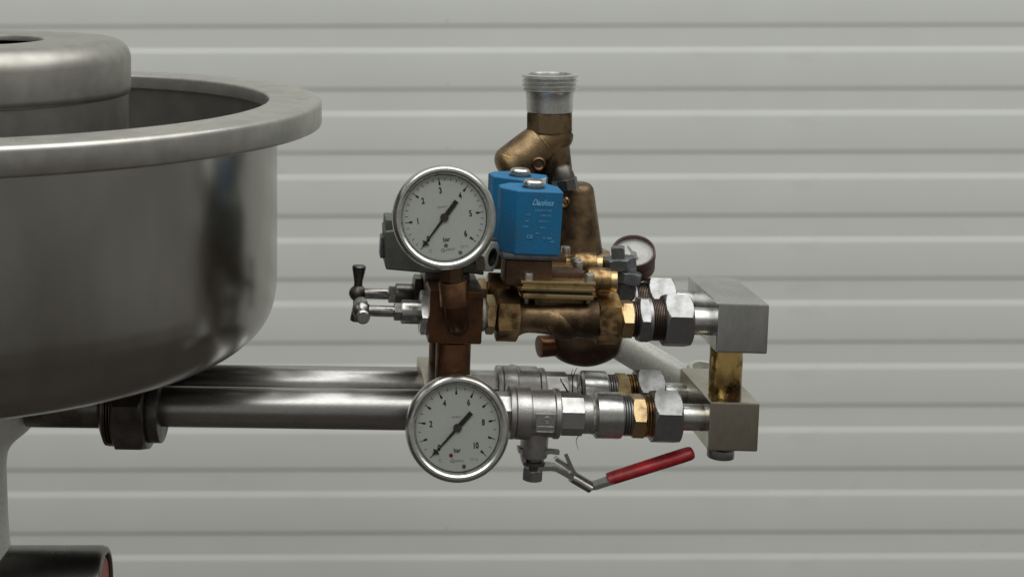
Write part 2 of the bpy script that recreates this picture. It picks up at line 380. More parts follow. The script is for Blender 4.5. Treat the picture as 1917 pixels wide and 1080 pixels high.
obj('drum', lat([(320, 182), (320, 660)], 96), 'inside', vessel)
obj('hole_shade', lat([(158, 90), (200, 100), (200, 300), (0.01, 300)], 64), 'black', vessel)  # black colour paints the dark depth inside the lid hole
obj('cone', lat(catmull([(176, 680), (175, 735), (170, 768), (160, 788), (139, 824), (108, 851), (91, 875), (87, 905)], 4) + [(90, 1000), (96, 1080)], 64), 'paint', vessel, label='pale grey painted cone and column under the bowl')
# foot tube at the lower left corner
tz = -1147.0; tr_ = 88.0
foot = thing('foot_tube', 'dark steel foot tube with dull red plug in its end', 'tube', Vector((-99, 87, tz)))
xe = 760 + (198 - 760) * (D + 87) / D
tm = MB(); rev(tm, Vector((-900, 87, tz)), X3, [(0, tr_), (xe - 12 + 900, tr_), (xe - 3 + 900, tr_ - 3), (xe + 900, tr_ - 8), (xe + 900, tr_ - 13), (xe - 4 + 900, tr_ - 16), (xe - 40 + 900, tr_ - 16)], 80, up=Z3, cap1=False)
obj('tube', tm, 'foottube', foot)
tp = MB(); rev(tp, Vector((xe - 18, 87, tz)), X3, [(0, tr_ - 16.5), (8, tr_ - 17), (12, tr_ - 22), (12, 0.01)], 64, up=Z3)
obj('plug', tp, 'redplug', foot)
# ================================================================ DELIVERY PIPES
c_low = L(1100, 775.5, 0)[2]; c_up = L(1100, 594.5, 0)[2]
SP = 140.0
REAR = ED * SP
PE = A(800, 767, 0)
PSa = P(63, 757, PE.y + 45)
pd = (PE - PSa).normalized(); plen = (PE - PSa).length
def tp_(px):                                   # distance along the pipe for a pixel column
    u = (px - VX) / D
    return (u * (D + PSa.y) + VX - PSa.x) / (pd.x - u * pd.y)
def make_pipe(label):
    t = thing('delivery_pipe', label, 'pipe', PE, 'steel delivery pipes from the vessel')
    mb = MB(); cyl(mb, PSa, pd, tp_(200), plen - 2, 37, 1.5, 64); obj('pipe', mb, 'pipe', t)
    mb = MB(); cyl(mb, PSa, pd, tp_(54), tp_(194), 41, 1, 48); obj('stub', mb, 'darksteel', t)
    mb = MB(); cyl(mb, PSa, pd, tp_(283), tp_(307), 66, 2, 64); obj('collar', mb, 'darksteel', t)
    mb = MB(); nutp(mb, PSa, pd, tp_(223), tp_(284), 88, math.radians(15)); obj('union_nut', mb, 'darksteel', t)
    mb = MB(); a0 = tp_(192); rev(mb, PSa, pd, [(a0, 44), (a0 + 8, 62), (a0 + 13, 72), (a0 + 17, 70)], 56); threads(mb, PSa, pd, a0 + 17, tp_(224), 73, 5, 4, 56); obj('threaded_end', mb, 'thread', t)
    return t
p1 = make_pipe('front steel delivery pipe running from the vessel to the lower gauge')
copy_tree(p1, REAR + Vector((0, 0, 3)), 'rear steel delivery pipe, half hidden behind the front one')
# ================================================================ MANIFOLD BLOCKS
def block(name, label, x0, x1, y0, y1, mat, b0=-46, b1=186, bv=4.2):
    c = A((x0 + x1) / 2, y1, b0); t = thing(name, label, 'block', c)
    mb = MB(); abox(mb, x0, x1, y0, y1, b0, b1, bv); obj('body', mb, mat, t); return t
bur = block('manifold_block', 'upper right square nickel manifold block joining the two valve lines', 1343, 1439, 569, 662, 'blockcool')
blr = block('manifold_block', 'lower right square nickel manifold block with plug underneath', 1327, 1421, 753, 845, 'block')
q = A(1349, 846, -6); pm = MB(); cyl(pm, q, -EZ, -8, 9, 25.5, 1.5, 40); obj('plug', pm, 'nut', blr)
bul = block('manifold_block', 'tarnished copper manifold block below the upper gauge', 803, 904, 544, 644, 'copper')
bll = block('manifold_block', 'pale steel manifold block mostly hidden behind the lower gauge', 796, 893, 731, 828, 'block')
t = thing('connecting_pipe', 'stained brass pipe standing between the two right hand blocks', 'pipe', A(1356, 740, 4))
mb = MB(); q0 = A(1356.5, 738, 4); q1 = A(1360, 655, 4); cyl(mb, q0, (q1 - q0), -6, (q1 - q0).length + 6, 31, 0.5, 56); obj('pipe', mb, 'brasspipe', t)
mb = MB(); rev(mb, q0, (q1 - q0), [(-14, 33), (-6, 33), (-3, 31.2)], 48); obj('solder_ring', mb, 'brassbright', t)
t = thing('riser_pipe', 'front brown copper riser between copper block and lower gauge', 'pipe', A(847, 735, 0), 'copper risers')
mb = MB(); q0 = A(846, 740, 0); q1 = A(849, 640, 0); cyl(mb, q0, q1 - q0, -4, (q1 - q0).length + 3, 32.5, 0.5, 56); obj('pipe', mb, 'copper', t)
copy_tree(t, REAR, 'rear copper riser showing as a thin strip left of the front riser')
# ================================================================ VALVE LINES
def axis(c, b=0): return W(0, b, c)
AXU, AXL = axis(c_up), axis(c_low)
xu = lambda px: aof(px, -34, c_up)
xl = lambda px: aof(px, -34, c_low)
rad = math.radians
# ---- handle valves at the left of the copper block
def make_handle(label, vertical):
    c_h = c_up + 0
    base = AXU + EX * xu(795)
    t = thing('handle_valve', label, 'valve', base, 'tee handle valves')
    mb = MB(); nutp(mb, AXU, EX, xu(788), xu(803.5), 42, rad(0), slope=0.4); obj('flange_nut', mb, 'steel', t)
    mb = MB(); cyl(mb, AXU, EX, xu(753), xu(789), 21.5, 2.5); obj('bonnet', mb, 'handle', t)
    mb = MB(); nutp(mb, AXU, EX, xu(739.5), xu(754), 18, rad(10), slope=0.5); obj('gland_nut', mb, 'handle', t)
    mb = MB(); cyl(mb, AXU, EX, xu(688), xu(741), 10.3, 1); obj('stem', mb, 'handle', t)
    cB = AXU + EX * xu(679); up = EZ if vertical else ED
    if vertical: cB = cB
    h = MB()
    # cross bar with a ball in the middle and flared ends, one casting
    prof = [(-54, 0.01), (-54, 9), (-52, 11.3), (-46, 11), (-24, 7.5), (-14.5, 7.5), (-13, 9), (-9, 12.6), (-4, 15), (0, 15.6), (4, 15), (9, 12.6), (13, 9), (14.5, 7.5), (24, 7.5), (46, 11.5), (52, 12), (54, 10), (54, 0.01)]
    rev(h, cB, up, [(a_, r_ * 1.12) for a_, r_ in prof], 28); obj('cross_handle', h, 'handle', t)
    return t
make_handle('front chrome tee handle valve with its bar pointing at the viewer', False)
hv = make_handle('rear dark tee handle valve with its bar upright', True)
hv.location = hv.location + (REAR + EX * -2) * S
for ch in hv.children:
    if ch.name.split('.')[0] in ('flange_nut', 'bonnet', 'cross_handle'): ch.data.materials[0] = MT['darksteel']
# ---- brass nipple between block and solenoid
t = thing('brass_nipple', 'small brass hex nipple between copper block and front solenoid valve', 'fitting', AXU + EX * xu(918), 'brass nipples')
mb = MB(); rev(mb, AXU, EX, [(xu(902), 29), (xu(905), 30.5), (xu(909), 30), (xu(911), 28), (xu(914), 27)], 40, rf=lambda th, t_, r: r + 1.2 * math.sin(th * 7 + t_) + 0.8 * math.sin(th * 19)); obj('sealing_tape', mb, 'tape', t, sharp=60)
mb = MB(); nutp(mb, AXU, EX, xu(912.5), xu(929), 36.5, rad(-22), slope=0.4); obj('hex', mb, 'brassbright', t)
mb = MB(); threads(mb, AXU, EX, xu(928), xu(937), 31, 3.5, 2.5); obj('thread', mb, 'brass', t)
copy_tree(t, REAR, 'rear brass hex nipple, dark behind the front one')
# ---- solenoid valves
def make_solenoid(label):
    base = AXU + EX * xu(1045) - EZ * 40
    t = thing('solenoid_valve', label, 'valve', base, 'solenoid valves')
    mb = MB(); nutp(mb, AXU, EX, xu(932), xu(974), 48, rad(-22), slope=0.3)
    mb2 = MB(); nutp(mb2, AXU, EX, xu(1121), xu(1163), 48, rad(-22), slope=0.3)
    obj('hex_end', mb, 'brass', t); obj('hex_end', mb2, 'brass', t)
    mb = MB()
    pr = catmull([(xu(972), 40), (xu(985), 33), (xu(1000), 31), (xu(1030), 33), (xu(1060), 36), (xu(1095), 38), (xu(1122), 42)], 4)
    rev(mb, AXU, EX, pr, 40)
    # sloping seat wall inside the casting bulges outwards
    qa = AXU + EX * xu(1008) + EZ * 18 - ED * 8; qb = AXU + EX * xu(1090) - EZ * 30 - ED * 10
    sweep(mb, [qa.lerp(qb, k / 8) for k in range(9)], [6, 17, 24, 28, 30, 29, 26, 19, 7], 20)
    abox(mb, 1000, 1095, 556, 575, -22, 28, 8)
    obj('body', mb, 'bronze', t, sharp=50)
    mb = MB(); abox(mb, 979, 1112, 551, 561, -47, 52, 2.2); obj('lower_plate', mb, 'brassplate', t)
    mb = MB(); abox(mb, 985, 1106, 546, 552, -42, 46, 0.5); obj('gap_shade', mb, 'black', t)  # black slab painted in as the shaded gap between the plates
    mb = MB(); abox(mb, 975, 1116, 527, 534.5, -49, 54, 2.2); abox(mb, 979, 1112, 534, 538.5, -45, 50, 0.5); abox(mb, 976, 1115, 538, 546.5, -49, 54, 2.2); obj('cover_plate', mb, 'brassplate', t)
    for (x, y, b_) in ((989, 519, -36), (1104, 521, -36), (1082, 497, 42), (985, 494, 42)):
        mb = MB(); q = A(x, y, b_); cyl(mb, q, EZ, -14, 8.5, 9.2, 1.5, 28)
        rev(mb, q, EZ, [(8.5, 7), (8.6, 4.6), (4, 4.5), (4, 0.01)], 6, cap0=False); obj('bolt', mb, 'cast', t)
    for (x, b_) in ((985, -30), (1101, -30)):
        mb = MB(); q = A(x, 564, b_); cyl(mb, q, EZ, -4, 8, 4.5, 1, 16); obj('bolt_end', mb, 'nut', t)
    mb = MB(); abox(mb, 946, 1034, 488, 537, -34, 34, 5); abox(mb, 1020, 1096, 508, 532, -14, 30, 8); obj('pilot_block', mb, 'bronzedark', t)
    mb = MB(); abox(mb, 940, 1046, 476, 488, -42, 40, 4); obj('coil_plate', mb, 'greyhex', t)
    q = A(1052, 520, 6); mb = MB(); u0 = EX * 0.985 - ED * 0.16
    l0 = (A(1097, 524, -18) - q).length
    rev(mb, q, u0, catmull([(-6, 11), (20, 12), (40, 14), (47, 20), (52, 23), (86, 23.5), (89, 21.5)], 3), 40); obj('plug_boss', mb, 'brass', t)
    mb = MB(); cyl(mb, q, u0, 88, 103, 18.5, 2, 36); obj('plug_cap', mb, 'brassbright', t)
    # coil
    a0, a1 = L(942, 410, -45)[0], L(1051, 410, -45)[0]; am = L(967, 410, -45)[0]
    cb = L(1000, 478, -45)[2]; ct = L(1000, 358, -45)[2]
    pts = [(am, -45), (a1, -45), (a1 + 1, 18), (a1 - 14, 48), (a0 + 22, 48), (a0 - 2, 16), (a0 - 1, -14)]
    mb = MB(); prism(mb, pts, W(0, 0, cb), EX, ED, EZ, ct - cb, 3.0, 3, taper=1.03)
    coil = obj('coil', mb, 'blue', t)
    qb = W(L(999, 350, -2)[0], -2, ct)
    mb = MB(); cyl(mb, qb, EZ, -2, 3.5, 21.5, 1.2, 40); obj('washer', mb, 'darksteel', coil)
    mb = MB(); rev(mb, qb, EZ, [(3, 18), (4, 19.6), (7, 20.3), (11, 19.4), (14, 16.5), (15.4, 11), (15.8, 0.01)], 40); obj('button', mb, 'steel', coil)
    def on(px, py): return A(px, py, -45.6) + EZ * 0 - ED * 1.4
    text(coil, 'maker_name', 'Danfoss', 15.5, on(1015.5, 380), EX, EZ, 'paleprint', shear=0.45, bold=0.4, sx=0.78)
    text(coil, 'print', 'DENMARK', 5.2, on(1017, 394.5), EX, EZ, 'paleprint', sx=1.25)
    for (px, py, s_, sz) in ((988, 401.5, 'Coil', 5), (1021, 404, '018F6701', 5.2), (987, 413.5, 'AC', 5), (1018, 415, '220-230V', 5), (984, 424, '10W', 5), (1016, 426, '50Hz', 5), (1007, 437, 'IP67', 5), (1033, 438, '1', 5), (1024, 446, 'ED 100%', 4.5), (1034, 452.5, '40C', 4.5)):
        text(coil, 'print', s_, sz, on(px, py), EX, EZ, 'paleprint')
    text(coil, 'print', 'CE', 9, on(991, 443), EX, EZ, 'paleprint', sx=1.1)
    return t
s1 = make_solenoid('front solenoid valve with blue coil and square brass cover')
s2 = copy_tree(s1, REAR, 'rear solenoid valve, its blue coil half hidden behind the front coil')
for ch in list(s2.children):
    nm = ch.name.split('.')[0]
    if nm in ('coil_plate', 'pilot_block'):
        ch.location = (EX * -10 * S)
    if nm == 'coil':
        cc = (W((L(940, 410, -45)[0] + L(1054, 410, -45)[0]) / 2, 0, 0) - Vector(s1['_base'])) * S
        qr = Quaternion(EZ, rad(-32)); ch.rotation_mode = 'QUATERNION'; ch.rotation_quaternion = qr
        ch.location = cc - qr @ cc + EX * -4 * S
    if nm == 'coil':
        for g_ in list(ch.children):
            if g_.name.split('.')[0] in ('print', 'maker_name'): bpy.data.objects.remove(g_)
        mb = MB(); a1 = L(1051, 410, -45)[0]
        box(mb, W(a1 + 2.6, -16, L(1000, 400, -45)[2] + 2), (0.6, 24, 40), 0); bs = Vector(s1['_base'])
        lb = obj('side_label', mb, 'cream', ch, bs)
# ---- unions at the right of the solenoids
def make_union_up(label):
    t = thing('pipe_union', label, 'fitting', AXU + EX * xu(1230), 'upper pipe unions')
    mb = MB(); threads(mb, AXU, EX, xu(1161), xu(1169), 33, 4, 3); obj('thread', mb, 'brass', t)
    mb = MB(); nutp(mb, AXU, EX, xu(1167.5), xu(1189), 37, rad(2), slope=0.4); obj('brass_hex', mb, 'brassbright', t)
    mb = MB(); threads(mb, AXU, EX, xu(1188), xu(1200), 33, 4, 3); obj('thread', mb, 'thread', t)
    mb = MB(); nutp(mb, AXU, EX, xu(1199), xu(1219), 45, rad(8), slope=0.4); cyl(mb, AXU, EX, xu(1218), xu(1224), 40, 1); obj('lock_nut', mb, 'nut', t)
    mb = MB(); threads(mb, AXU, EX, xu(1223), xu(1252), 38.5, 3.4, 2.2, 48); obj('thread', mb, 'thread', t)
    mb = MB(); nutp(mb, AXU, EX, xu(1247), xu(1299), 52, rad(20), slope=0.75); obj('union_nut', mb, 'nut', t)
    mb = MB(); cyl(mb, AXU, EX, xu(1297), xu(1345), 25.5, 0.8); obj('stub', mb, 'steel', t)
    return t
u1 = make_union_up('front steel pipe union between solenoid valve and upper right block')
copy_tree(u1, REAR, 'rear steel pipe union with bright nut behind the front union')
# ---- ball valves
def make_ball(label, front=True):
    t = thing('ball_valve', label, 'valve', AXL + EX * xl(1010) - EZ * 48, 'steel ball valves')
    mb = MB(); nutp(mb, AXL, EX, xl(890), xl(957), 37.5, rad(20), 8, slope=0.3); obj('inlet_hex', mb, 'cast', t)
    mb = MB(); cyl(mb, AXL, EX, xl(956), xl(966.3), 48, 1.6, 64); obj('end_ring', mb, 'cast', t)
    mb = MB()
    pr = [(xl(966), 45), (xl(967), 45.6), (xl(968.5), 48), (xl(992), 48), (xl(995), 47), (xl(997), 43.5), (xl(1001), 43), (xl(1039), 43), (xl(1040), 44), (xl(1041.5), 45.5), (xl(1049.5), 45.5), (xl(1051), 44), (xl(1053), 38)]
    rev(mb, AXL, EX, pr, 64); obj('body', mb, 'cast', t)
    mb = MB(); nutp(mb, AXL, EX, xl(1051), xl(1095), 39, rad(20), 8, slope=0.3); obj('outlet_hex', mb, 'cast', t)
    mb = MB(); cyl(mb, AXL, EX, xl(1094.5), xl(1112), 35, 1.5); obj('outlet_ring', mb, 'cast', t)
    mb = MB(); rev(mb, AXL, EX, [(xl(1111), 33), (xl(1113), 35.5), (xl(1115), 33.5), (xl(1117), 36), (xl(1120), 34)], 48, rf=lambda th, t_, r: r + 1.2 * math.sin(th * 9 + t_) + 0.7 * math.sin(th * 23)); obj('sealing_tape', mb, 'tape', t, sharp=70)
    # cast badge
    dirb = -ED if front else EZ
    sid = EZ if front else ED
    cb_ = AXL + EX * xl(1019.5) + dirb * 41.5 - (EZ * 5 if front else EZ * 0)
    mb = MB(); box(mb, cb_, (18, 4.2, 17.5), 2.2, (EX, dirb, sid)); bd = obj('badge', mb, 'cast', t)
    if front:
        fq = cb_ + dirb * 4.3
        for r0, r1, st, en in ((5.2, 6.8, 0, 360), (2.2, 3.6, -140, 150)):
            mb = MB(); pts = []
            for k in range(25):
                th = rad(st + (en - st) * k / 24); pts.append(fq + EX * (3 + (r0 + r1) / 2 * math.cos(th)) + EZ * (6 + (r0 + r1) / 2 * math.sin(th)))
            sweep(mb, pts, 0.9, 6, ref=ED); obj('emblem', mb, 'cast', bd)
        text(bd, 'lettering', 'NW-ART', 8.2, fq - EZ * 10.5 - ED * 0.25, EX, EZ, 'steel', sx=0.95)
        for zz in (-6.2, -15.5):
            mb = MB(); sweep(mb, [fq + EX * -15 + EZ * zz, fq + EX * 15 + EZ * zz], 0.7, 6); obj('emblem', mb, 'cast', bd)
    # neck, packing and stem
    dn = -EZ if front else ED
    sx_ = AXL + EX * xl(1008)
    mb = MB(); rev(mb, sx_, dn, [(30, 27), (46, 26), (74, 26), (80, 25), (82, 22)], 48); obj('neck', mb, 'cast', t)
    mb = MB(); cyl(mb, sx_, dn, 81, 105, 15.5, 1, 32); nutp(mb, sx_, dn, 88, 95, 23, 0, slope=0.4); obj('packing_nut', mb, 'darksteel', t)
    mb = MB(); nutp(mb, sx_, dn, 104, 124, 20.5, rad(12), slope=0.5); obj('stem_nut', mb, 'nut', t)
    if front:
        lv = MB(); b_ = 0
        def lp(u, v, b=0): return A(940 + u / 3.687, 680 + v / 3.687, b)
        strip(lv, [lp(190, 712), lp(330, 710), lp(365, 715), lp(420, 745), lp(500, 790), lp(600, 846), lp(640, 840), lp(760, 802)], 28, 8, ED)
        le = obj('lever', lv, 'steel', t)
        sl = MB(); sweep(sl, [lp(478, 775), lp(540, 812), lp(607, 851)], 10.5, 20, sx=1.7); obj('lock_sleeve', sl, 'handle', le)
        pr1 = MB(); strip(pr1, [lp(497, 752), lp(470, 700), lp(442, 634)], 16, 7, ED); obj('prong', pr1, 'steel', le)
        pr2 = MB(); strip(pr2, [lp(470, 725, 8), lp(430, 692, 8), lp(366, 652, 8)], 16, 7, ED); obj('prong', pr2, 'steel', le)
        hk = MB(); strip(hk, [lp(108, 592), lp(138, 592), lp(142, 640), lp(150, 680), lp(170, 705), lp(215, 712)], 24, 8, ED); obj('stop_hook', hk, 'cast', t)
        tb = MB(); strip(tb, [lp(295, 612, -12), lp(330, 605, -14), lp(393, 612, -14)], 12, 7, ED); obj('stop_tab', tb, 'cast', t)
        ga, gb = lp(728, 800), lp(1322, 612)
        gr = MB(); sweep(gr, [ga.lerp(gb, k) for k in (0, 0.006, 0.03, 0.3, 0.6, 0.85, 0.95, 0.98, 0.993, 1.0)], [9, 10.8, 11.4, 11.8, 12.2, 12.4, 12, 10.6, 8.5, 4.5], 24, sx=1.35); obj('grip', gr, 'red', le, sharp=50, label='red vinyl grip')
    return t
make_ball('front steel ball valve with red lever hanging below it', True)
bv2 = make_ball('rear steel ball valve behind the front one', False)
bv2.location = bv2.location + (REAR - EX * 6) * S
# ---- couplings at the right of the ball valves
def make_union_low(label):
    t = thing('pipe_union', label, 'fitting', AXL + EX * xl(1200), 'lower pipe unions')
    mb = MB(); rev(mb, AXL, EX, [(xl(1116), 36), (xl(1117), 38), (xl(1121), 42.5), (xl(1165), 42.5), (xl(1168), 41), (xl(1168.5), 38)], 56); obj('coupling', mb, 'steel', t)
    mb = MB(); threads(mb, AXL, EX, xl(1168), xl(1187), 37, 4.6, 3); obj('thread', mb, 'nut', t)
    mb = MB(); nutp(mb, AXL, EX, xl(1186), xl(1212), 41.5, rad(2), slope=0.5); obj('brass_hex', mb, 'brassbright', t)
    mb = MB(); threads(mb, AXL, EX, xl(1211), xl(1232), 38.5, 4.8, 3); obj('thread', mb, 'brass', t)
    mb = MB(); nutp(mb, AXL, EX, xl(1225), xl(1278), 52.5, rad(20), slope=0.75); obj('union_nut', mb, 'nut', t)
    mb = MB(); cyl(mb, AXL, EX, xl(1276), xl(1331), 24.5, 0.8); obj('stub', mb, 'steel', t)
    return t
l1 = make_union_low('front coupling with brass hex and steel nut beside lower right block')
copy_tree(l1, REAR, 'rear coupling with brass hex and bluish steel nut')
# ================================================================ BIG GAUGES
def make_gauge(label, px, py, b, roll, vals, step, minor, needle_val, extra, stem, R=95.0):
    C0 = A(px, py, b)
    nrm = Vector((0.05, -1, 0)); nrm = (nrm + Z3 * 0.17).normalized()
    rt = Z3.cross(nrm) * -1; rt = nrm.cross(Z3).normalized() * -1
    if rt.x < 0: rt = -rt
    up = nrm.cross(rt).normalized()
    if up.z < 0: up = -up
    t = thing('pressure_gauge', label, 'gauge', C0 - nrm * 20, 'round pressure gauges')
    back = -nrm
    mb = MB(); rev(mb, C0, back, [(4, R - 8), (46, R - 8), (50, R - 12), (50, 0.01)], 72, up=Z3, cap0=False); obj('case', mb, 'pipe', t)
    mb = MB(); rev(mb, C0, back, [(6, 77.5), (-3, 78.5), (-7, 80.5), (-9, 84), (-8.6, 88), (-5, 92), (1, R - 0.6), (7, R), (14, R), (16, R - 2), (16, R - 10)], 96, up=Z3, cap0=False, cap1=False); obj('bezel', mb, 'bezel', t)
    mb = MB(); rev(mb, C0, back, [(5.8, 80), (5.8, 77), (11.5, 76.4), (11.5, 80)], 80, up=Z3, cap0=False, cap1=False); obj('inner_ring', mb, 'greycast', t)
    mb = MB(); rev(mb, C0, back, [(11, 81), (11, 0.01)], 80, up=Z3, cap0=False); dial = obj('dial', mb, 'dial', t)
    mb = MB(); rev(mb, C0, back, [(-1, 79), (-1, 0.01)], 80, up=Z3, cap0=False); obj('glass', mb, 'glass', t)
    FR = C0 + back * 10.5; rt2 = rot(rt, nrm, roll); up2 = rot(up, nrm, roll)
    def dirv(deg): return rt2 * math.cos(rad(deg)) + up2 * math.sin(rad(deg))
    vmax = vals[-1]
    def ang(v): return 225 - 270 * v / vmax
    nmin = int(round(vmax / minor)); tick = MB(); mk = MB()
    for k in range(nmin + 1):
        v = k * minor; dr = dirv(ang(v)); tg = nrm.cross(dr); major = abs(v / step - round(v / step)) < 1e-6
        r0, r1, w_ = (66.5, 71.5, 0.55)
        if major: r0, r1, w_ = 64, 72, 0.65
        tick.add([FR + dr * r0 - tg * w_, FR + dr * r1 - tg * w_, FR + dr * r1 + tg * w_, FR + dr * r0 + tg * w_], [[0, 1, 2, 3]])
        if major:
            tick.add([FR + dr * 58.5 - tg * 2.0, FR + dr * 64 - tg * 1.7, FR + dr * 66 - tg * 0.5, FR + dr * 66 + tg * 0.5, FR + dr * 64 + tg * 1.7, FR + dr * 58.5 + tg * 2.0], [[0, 1, 2, 3, 4, 5]])
    obj('scale_marks', tick, 'print', dial)
    for v in vals:
        text(dial, 'numeral', str(v), 15, FR + dirv(ang(v)) * (48.5 if v != vals[-1] or v < 10 else 46), rt2, up2, 'print', sx=0.72, bold=0.6)
    def at(u, v): return FR + rt2 * u + up2 * v
    text(dial, 'unit', 'bar', 11.5, at(-1.5, -39.5), rt2, up2, 'print', sx=0.85, bold=0.25)
    text(dial, 'small_print', 'EN 837-1', 5, at(0, 19), rt2, up2, 'greyprint', sx=0.95)
    text(dial, 'maker_initial', 'G', 9.5, at(-11, -58), rt2, up2, 'redprint')
    text(dial, 'maker_name', 'UARDU', 5.6, at(1.5, -58), rt2, up2, 'greyprint')
    text(dial, 'class_mark', 'Cl.1.6', 6, at(29, -56), rt2, up2, 'greyprint')
    text(dial, 'small_mark', 'C', 8, at(-33, -56), rt2, up2, 'greyprint')
    for (u, v, m) in extra:
        mb = MB(); rev(mb, at(u, v), nrm, [(0, 3.7), (0.6, 3.5), (0.6, 0.01)], 16, up=Z3); obj('dot', mb, m, dial)
    # needle
    dn = dirv(ang(needle_val)); tn = nrm.cross(dn); NF = FR + nrm * 3.0
    mb = MB()
    for z in (0, 1):
        pass
    pts = [(-37, -4.2), (-37, 4.2), (-8, 4.2), (-6, 2.9), (38, 1.6), (54, 1.3), (56, 7.5), (61, 0.9), (68, 0.4), (68, -0.4), (61, -0.9), (56, -7.5), (54, -1.3), (38, -1.6), (-6, -2.9), (-8, -4.2)]
    prism(mb, pts, NF, dn, tn, nrm, 1.0, 0)
    nd = obj('needle', mb, 'print', t)
    mb = MB(); rev(mb, NF, nrm, [(-2, 7.6), (2.2, 7.6), (3.2, 6.8), (3.2, 0.01)], 28, up=Z3); obj('hub', mb, 'hub', nd)
    if roll > 4:
        mb = MB(); sweep(mb, [FR + up * (72.5 + 0.9 * (k / 8) ** 2) + rt * (k * 3.1) + nrm * 6 for k in range(-8, 9)], 0.7, 6, ref=nrm); obj('filling_level', mb, 'bezel', t)
    if stem:
        mb = MB(); q0 = C0 + back * 26; e = A(847, 512, b + 22)
        nutp(mb, A(847, 500, b + 26), -EZ, -8, 27, 22, rad(15), 6); obj('stem_hex', mb, 'bronzedark', t)
    else:
        mb = MB(); cyl(mb, C0, back, 48, 48 + 40, 20, 1); obj('stem', mb, 'copper', t)
    t.scale = (0.99, 0.99, 0.99)
    return t
make_gauge('upper pressure gauge reading zero to 6 bar beside the blue coils', 832.5, 407.5, -105, 7.5, [0, 1, 2, 3, 4, 5, 6], 1, 0.2, 0.0, [(-4, -50, 'greyprint'), (20, -66, 'greyprint')], True)
make_gauge('lower pressure gauge reading zero to 10 bar in front of pipes', 857, 802, -105, 1.0, [0, 2, 4, 6, 8, 10], 1, 0.5, 0.0, [(-13, -48, 'redprint'), (10, -68, 'oliveprint')], False)
# copper elbow that carries the upper gauge
t = thing('copper_elbow', 'copper elbow joining upper gauge to the copper block face', 'fitting', A(857, 600, -60))
q0, q1 = A(848, 526, -80), A(851, 572, -80); mb = MB()
cyl(mb, q0, q1 - q0, 0, (q1 - q0).length, 26, 2, 40); obj('socket', mb, 'copperpale', t)
mb = MB(); pts = [A(851, 565, -80), A(853, 590, -80), A(856, 603, -76), A(857, 608, -60), A(857, 608, -40)]
sweep(mb, pts, [20, 20, 20, 20, 20], 32); obj('bend', mb, 'copper', t, sharp=60)
# ================================================================ SWITCH BOX BEHIND THE UPPER GAUGE
t = thing('switch_housing', 'dark grey die cast switch box behind the upper gauge', 'switch', A(812, 515, 70))
mb = MB(); pz = lambda x, y: (L(x, y, 25)[0], L(x, y, 25)[2])
prism(mb, [pz(720, 433), pz(736, 431), pz(740, 408), pz(900, 412), pz(905, 440), pz(906, 516), pz(885, 513), pz(800, 512), pz(722, 505)], O + ED * 25, EX, EZ, ED, 95, 4, 3); bx = obj('body', mb, 'greycast', t)
mb = MB(); box(mb, A(716, 460, 70), (5, 22, 20), 3); obj('cap', mb, 'darksteel', t)
mb = MB(); abox(mb, 722, 738, 412, 432, 30, 110, 3); obj('cover_edge', mb, 'greycast', t)
mb = MB(); abox(mb, 795, 880, 512, 532, 40, 100, 4); obj('foot', mb, 'darksteel', t)
mb = MB(); q = A(899, 476, -22); gd = (EX * 0.80 - ED * 0.58 - EZ * 0.06).normalized()
nutp(mb, q, gd, 6, 26, 31, rad(10), slope=0.4, inner=17)
obj('cable_gland', mb, 'glandgrey', t)
mb = MB(); rev(mb, q, gd, [(-30, 20), (7, 20), (7, 16), (25.5, 16.3), (25.5, 13), (10, 12.5), (10, 0.01)], 36); obj('gland_sleeve', mb, 'darksteel', t)
# ================================================================ BRONZE REDUCER AND STRAINER BEHIND
BR = 300.0; kr = 1.0 + BR / D
t = thing('pressure_reducer', 'brown bronze pressure reducer with bell shaped dome behind the blue coils', 'valve', A(1085, 686, BR))
def vert(x, y0): return A(x, y0, BR)
q = vert(1077, 480)
def pv(lst): return [((480 - y) * kr, r * kr) for y, r in lst]
mb = MB(); rev(mb, q, Z3, catmull(pv([(478, 52), (440, 46.5), (400, 41), (365, 36), (352, 33.5), (345, 28), (342, 20), (341.5, 0.01)]), 4), 56); obj('dome', mb, 'bronze', t, sharp=50)
mb = MB(); nutp(mb, q, EZ, -14 * kr, 12 * kr, 68 * kr, rad(8), 8, slope=0.4); obj('flange', mb, 'brass', t)
mb = MB(); rev(mb, q, EZ, pv([(630, 40), (560, 42), (494, 50)])[::1], 40); obj('body', mb, 'bronzedark', t)
qx = A(1100, 632, BR)
mb = MB(); rev(mb, qx, EX, catmull([(-78, 20), (-72, 34), (-58, 46), (-38, 54), (-12, 58), (14, 56), (40, 47), (60, 34), (76, 16), (80, 0.01)], 4), 48); obj('lower_bowl', mb, 'bronzedark', t)
mb = MB(); q2 = A(1040, 646, BR - 15); dd = (EX * -1 - EZ * 0.04 - ED * 0.25); cyl(mb, q2, dd, -10, 37, 22, 2, 36); obj('side_plug', mb, 'copper', t)
mb = MB(); q3 = A(1072, 508, BR - 40); cyl(mb, q3, -ED, 0, 6, 4, 1); 
mb = MB(); rev(mb, A(1056, 378, BR - 36), -ED, [(0, 12), (4, 11), (6, 8), (4, 5), (4, 0.01)], 24); obj('dome_screw', mb, 'brass', t)
